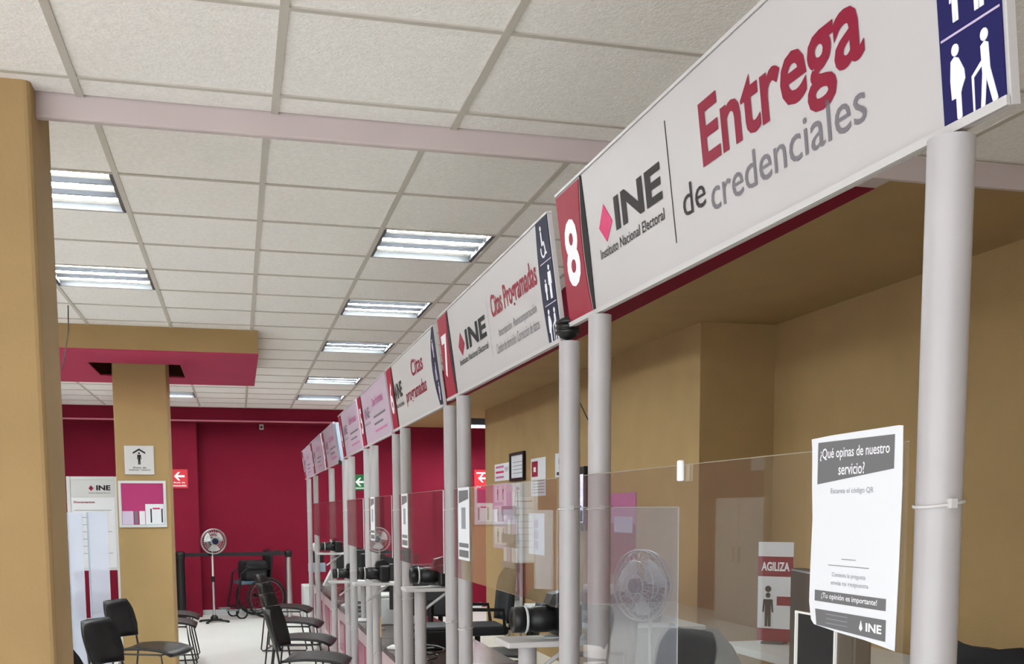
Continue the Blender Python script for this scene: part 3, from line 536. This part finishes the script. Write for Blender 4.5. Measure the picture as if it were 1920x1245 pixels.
# ------------------------------------------------------------------ pedestal fans
def fan(label, loc, rz, hub_z, R, mcol='black'):
    """head faces local -x"""
    t = thing('pedestal_fan', label, 'fan', loc, rz, 'pedestal fans')
    for k in range(4):
        a = PI/4+k*PI/2; l = MB().tube([(0,0,.035),(.2*math.cos(a),.2*math.sin(a),.018)], .014, 6).build('foot', M['black'], t)
        MB().lathe([(0,0),(.02,0),(.02,.02),(0,.03)], (.2*math.cos(a),.2*math.sin(a),0), n=10).build('foot_pad', M['rubber'], l)
    MB().lathe([(.05,.02),(.05,.07),(.025,.1),(0,.1)], n=14).build('hub_base', M['black'], t)
    MB().tube([(0,0,.08),(0,0,hub_z*.55)], .017, 10).build('pole', M['steel'], t); MB().tube([(0,0,hub_z*.53),(0,0,hub_z-.12)], .012, 10).build('pole', M['lgrey'], t)
    MB().lathe([(.022,hub_z*.5),(.026,hub_z*.52),(.022,hub_z*.57)], n=12).build('collar', M['black'], t)
    MB().lathe([(0,-.02),(.05,-.02),(.062,.02),(.058,.1),(.03,.13),(0,.135)], (0,0,hub_z), 'x', 16).build('motor', M[mcol], t); box('control_neck', M['black'], t, -.01, .07, -.03, .03, hub_z-.2, hub_z-.03, bev=.01)
    m = MB()
    for x, r in ((-.14,R*.35),(-.13,R*.7),(-.09,R),(-.05,R),(-.03,R*.7),(-.02,R*.4)): m.tube([(x,r*math.cos(a),hub_z+r*math.sin(a)) for a in [i*2*PI/28 for i in range(28)]], .0035 if r < R else .006, 5, True)
    for k in range(30):
        a = k*2*PI/30; c, s = math.cos(a), math.sin(a); m.tube([(x,r*c,hub_z+r*s) for x, r in ((-.145,.04),(-.135,R*.6),(-.11,R*.93),(-.07,R),(-.035,R*.85),(-.02,.06))], .0018, 4)
    m.build('cage', M['steel'], t)
    for k in range(3):
        g = []
        for i in range(6):
            r = .03+(R-.06)*i/5; wd = .28+.30*math.sin(PI*min(1, i/4.4)*.6)
            g.append([(-.07+.05*(j/4-.5), r*math.cos(k*2*PI/3+wd*2.0*(j/4-.5)+.5), hub_z+r*math.sin(k*2*PI/3+wd*2.0*(j/4-.5)+.5)) for j in range(5)])
        MB().sheet(g, .003).build('blade', M['lgrey'], t)
    MB().lathe([(0,-.15),(.03,-.15),(.042,-.14),(.042,-.06),(0,-.06)], (0,0,hub_z), 'x', 16).build('centre_cap', M['navy2'], t)
    return t
fan('silver pedestal fan standing before the magenta back wall, beside the black barrier post', (-.35, 14.62, 0), PI/2+.35, 1.09, .165)
fan('grey pedestal fan seen hazily through the frosted divider', (2.25, 5.55, 0), .45, 1.06, .20)

# ------------------------------------------------------------------ belt barrier
def bpost(label, loc, m):
    t = thing('barrier_post', label, 'barrier', loc, group='belt barrier posts')
    rr = .058 if m == 'black' else .042; MB().lathe([(0,0),(.13,0),(.13,.012),(.04,.03),(0,.03)], n=24).build('base', M[m], t); MB().tube([(0,0,.025),(0,0,.86)], rr, 16).build('post', M[m], t); MB().lathe([(rr,.85),(rr+.008,.855),(rr+.008,.93),(rr-.01,.945),(0,.945)], n=16).build('head', M['black'], t); return t
b = bpost('black belt barrier post just right of the tan column', (-.78, 14.95, 0), 'black'); bpost('silver belt barrier post left of the counter end', (.66, 14.95, 0), 'steel')
box('belt', M['blackmatte'], b, .067, 1.388, -.002, .002, .875, .925, label='long black belt stretched between the two posts')

# ------------------------------------------------------------------ wheelchair
t = thing('wheelchair', 'folding black wheelchair with big spoked wheels parked at the back wall', 'wheelchair', (.28, 15.27, 0), PI+.3)
for s in (-1, 1):
    y = s*.24; m = MB()
    wl = MB().tube([(.27*math.cos(a), y, .285+.27*math.sin(a)) for a in [i*2*PI/32 for i in range(32)]], .017, 7, True).build('wheel', M['rubber'], t)
    MB().tube([(.235*math.cos(a), y+s*.03, .285+.235*math.sin(a)) for a in [i*2*PI/32 for i in range(32)]], .007, 5, True).build('push_rim', M['dgrey'], wl)
    for k in range(16): a = k*PI/8; m.tube([(0,y,.285),(.258*math.cos(a),y,.285+.258*math.sin(a))], .0025, 4)
    m.build('spokes', M['dgrey'], wl); MB().lathe([(0,-.03),(.025,-.03),(.025,.03),(0,.03)], (0,y,.285), 'y', 10).build('hub', M['black'], wl)
    MB().tube([(-.1,y-s*.05,.12),(-.08,y-s*.05,.5),(-.12,y-s*.05,.9),(-.2,y-s*.05,.93)], .012, 8).build('back_tube', M['black'], t); MB().tube([(-.21,y-s*.05,.932),(-.13,y-s*.05,.915)], .017, 8).build('push_handle', M['black'], t)
    MB().tube([(-.09,y-s*.05,.68),(.26,y-s*.05,.68),(.34,y-s*.05,.62),(.36,y-s*.05,.45),(.42,y-s*.05,.14)], .012, 8).build('side_tube', M['black'], t); box('arm_pad', M['black'], t, -.05, .25, y-s*.05-.022, y-s*.05+.022, .69, .72, bev=.008)
    cs = MB().tube([(.34,y-s*.04,.08+.07*math.cos(a)) if False else (.34+.075*math.cos(a), y-s*.04, .08+.075*math.sin(a)) for a in [i*2*PI/18 for i in range(18)]], .012, 6, True).build('castor', M['rubber'], t)
    box('footplate', M['grey'], t, .40, .54, y-s*.05-.07, y-s*.05+.07, .12, .135, bev=.003)
box('seat', M['teal'], t, -.08, .33, -.18, .18, .47, .52, bev=.012); g = [[(-.085-.03*f-.02*math.cos(PI*(j/6-.5)), -.18+.36*j/6, .53+.36*f) for j in range(7)] for f in [i/5 for i in range(6)]]; MB().sheet(g, .016).build('back_sling', M['blackmatte'], t)
box('folded_bag', M['blackmatte'], t, -.05, .27, -.19, .19, .525, .80, bev=.04)
# low grey cabinet beyond the counter
t = thing('low_cabinet', 'pale grey low cabinet standing at the far end of the counter', 'cabinet', (.78, 13.6, 0)); box('body', M['lgrey'], t, 0, .42, 0, .5, 0, .53, bev=.005); d = box('door', M['lgrey'], t, .02, .40, -.012, -.001, .03, .5, bev=.003); box('handle', M['steel'], d, .33, .35, -.03, -.012, .24, .34); box('adaptor', M['white'], t, .18, .24, .02, .08, .531, .56, bev=.004)

# ------------------------------------------------------------------ column and back wall pieces
t = thing('safety_sign', 'white square sign with roofed figure on the tan column', 'sign'); facing(t, (-.93, 9.645, 1.805), (0,-1,0)); bevel(MB().box(0,.242,0,.247,-.002,.012).build('plate', M['white'], t), .004)
picto('adult', t, .121, .085, .105, M['blackink'], .0125); flat([(.07,.19),(.121,.222),(.172,.19),(.172,.175),(.121,.206),(.07,.175)], M['blackink'], t, .0125, .0005, 'roof_mark'); text('Zona de', M['blackink'], t, .065, .177, .052, .066, .0125, .02); text('menor riesgo', M['blackink'], t, .035, .21, .030, .046, .0125, .02)
t = thing('notice_board', 'white framed notice board with magenta felt on the tan column', 'notice board'); facing(t, (-.99, 9.645, 1.352), (0,-1,0)); W, h = .39, .40
box('felt', M['noticem'], t, .02, W-.02, .02, h-.02, 0, .008)
for b_ in ((0,W,0,.022),(0,W,h-.022,h),(0,.022,.022,h-.022),(W-.022,W,.022,h-.022)): box('frame_bar', M['lgrey'], t, *b_, 0, .016)
p = box('pinned_sheet', M['paper'], t, .215, W-.024, .024, .20, .0082, .0095)
for q in (.255, .345): flat(rect(q, q+.012, .04, .16), M['ink'], p, .0097, .0003, 'text_line')
flat(rect(.275,.335,.155,.168), M['pink'], p, .0097, .0003, 'text_line'); box('pinned_sheet', M['lilacink'], t, .024, .115, .024, .14, .0082, .0095); box('pinned_sheet', M['paper'], t, .165, .21, .024, .14, .0082, .0095); box('pinned_sheet', M['greyprint'], t, .125, .15, .03, .14, .0082, .0095)
def arrow(p, m, cx, cy, s, z, d=-1): flat([(cx+d*x*s, cy+y*s) for x, y in ((.5,0),(.1,.42),(-.08,.42),(.16,.1),(-.5,.1),(-.5,-.1),(.16,-.1),(-.08,-.42),(.1,-.42))], M[m], p, z, .0008, 'arrow')
t = thing('red_sign', 'red evacuation sign with white left arrow beside the tan column', 'sign'); facing(t, (-.89, 15.395, 1.81), (0,-1,0)); box('plate', M['signred'], t, 0, .225, 0, .26, -.003, .006); arrow(t, 'prwhite', .115, .165, .14, .0065); text('Ruta de', M['prwhite'], t, .04, .19, .068, .088, .0065, .03); text('evacuación', M['prwhite'], t, .02, .205, .025, .048, .0065, .03)
t = thing('red_sign', 'red sign with white arrow at the far right end beyond the tan wall', 'sign'); facing(t, (3.50, 15.74, 1.80), (0,-1,0)); box('plate', M['signred'], t, 0, .30, 0, .30, -.003, .006); arrow(t, 'prwhite', .13, .17, .15, .0065); flat(rect(.03,.25,.238,.262), M['prwhite'], t, .0065, .0005, 'text_line'); flat(rect(.03,.1,.03,.055), M['prwhite'], t, .0065, .0005, 'text_line')
t = thing('green_sign', 'green sign with white left arrow between the white posts', 'sign'); facing(t, (1.66, 15.74, 1.79), (0,-1,0)); box('plate', M['signgreen'], t, 0, .24, 0, .23, -.003, .006); arrow(t, 'prwhite', .11, .12, .15, .0065); flat(rect(.03,.21,.022,.036), M['prwhite'], t, .0065, .0005, 'text_line')
t = thing('wall_sensor', 'small white sensor box high on the magenta back wall', 'sensor', (.362, 15.72, 2.655)); box('case', M['white'], t, -.03, .03, -.04, .03, 0, .095, bev=.006); MB().lathe([(0,-.05),(.015,-.048),(.02,-.04)], (0,0,.03), 'y', 12).build('lens', M['dgrey'], t)
# free standing display board left of the column
t = thing('display_board', 'tall white display board headed INE, left of the tan column', 'display board', (-1.60, 11.0, 0)); W = .47
for x in (0, W-.035): box('frame_post', M['lgrey'], t, x, x+.035, -.02, .02, .02, 1.83, bev=.004); 
for x in (.017, W-.017): box('foot', M['grey'], t, x-.03, x+.03, -.2, .2, 0, .019, bev=.004)
box('frame_rail', M['lgrey'], t, .036, W-.036, -.018, .018, 1.80, 1.83); box('header_panel', M['lgrey'], t, .036, W-.036, -.012, .008, 1.63, 1.799); box('poster_panel', M['paper'], t, .036, W-.036, -.010, .008, .94, 1.629); box('frame_rail', M['lgrey'], t, .036, W-.036, -.018, .018, .915, .939)
g = thing('poster_print', 'printed heading and text lines on the tall display board', 'print') if False else None
pr_ = bpy.data.objects.new('header_print', None); COL.objects.link(pr_); pr_.parent = t; pr_.location = (0, -.0125, 0); pr_.rotation_euler = (PI/2, 0, 0)
flat([(.20,1.715),(.222,1.745),(.244,1.715),(.222,1.69)], M['wine'], pr_, 0, .0006, 'logo_diamond'); text('INE', M['blackink'], pr_, .27, .40, 1.695, 1.745, .0, .04); text('Instituto Nacional Electoral', M['ink'], pr_, .20, .40, 1.665, 1.678, 0); text('Documentos', M['wine'], pr_, .06, .25, 1.572, 1.592, 0, .03)
for k in range(7): flat(rect(.06, .40-.05*(k % 3), 1.50-.07*k, 1.506-.07*k), M['fadeink'], pr_, 0, .0004, 'text_line')
# frosted screens standing before it
for x0, x1, l in ((-1.31, -1.205, 'bluish frosted upright panel next to the near pillar'), (-1.16, -1.015, 'bluish frosted upright panel next to the tan column')):
    t = thing('frosted_screen', l, 'screen', (x0, 9.0, 0), group='frosted upright panels'); box('sheet', M['frost2'], t, 0, x1-x0, 0, .006, .02, 1.485); box('side_edge', M['bluepanel'], t, -.012, -.0005, -.004, .010, .02, 1.485); box('foot', M['bluepanel'], t, -.02, x1-x0+.005, -.12, .12, 0, .019)
# hanging wires
for n, pth, l in (('ceiling_wire', [(-1.10,8.0,2.915),(-1.105,8.0,2.75),(-1.13,7.99,2.60),(-1.155,7.98,2.47)], 'thin black wire hanging from the ceiling beside the near pillar'), ('hanging_cable', [(2.13,6.8,2.727),(2.16,6.8,2.42),(2.24,6.8,2.2),(2.42,6.8,1.85),(2.46,6.8,1.75)], 'thin black cable slanting down from the soffit between the posts of the Entrega sign')):
    tag(MB().tube(pth, .004, 6).build(n, M['blackwire']), l, 'cable')

# ------------------------------------------------------------------ left bay, seen mirrored in the acrylic
t = thing('tall_cabinet', 'white cabinet along the left wall, mirrored in the nearest screen', 'cabinet', (-5.19, 11.7, 0)); box('body', M['white'], t, 0, .5, 0, 1.35, 0, 1.63, bev=.005)
for k in (0, 1): d = box('door', M['white'], t, .501, .515, .01+.67*k, .67+.67*k, .05, 1.6, bev=.003); box('handle', M['steel'], d, .516, .54, .60-.5*k+.67*k, .62-.5*k+.67*k, .8, 1.0)
t = thing('wall_banner', 'white banner on the left wall, mirrored in the nearest screen', 'banner'); facing(t, (-5.195, 11.6, 2.0), (1,0,0)); flat(rect(0,1.45,0,.2), M['paper'], t, 0, .004, 'sheet')
t = thing('green_sign', 'green arrow sign on the left wall, mirrored in the nearest screen', 'sign'); facing(t, (-5.195, 12.1, 1.68), (1,0,0)); box('plate', M['signgreen'], t, 0, .34, 0, .28, 0, .006); arrow(t, 'prwhite', .17, .14, .2, .0065)
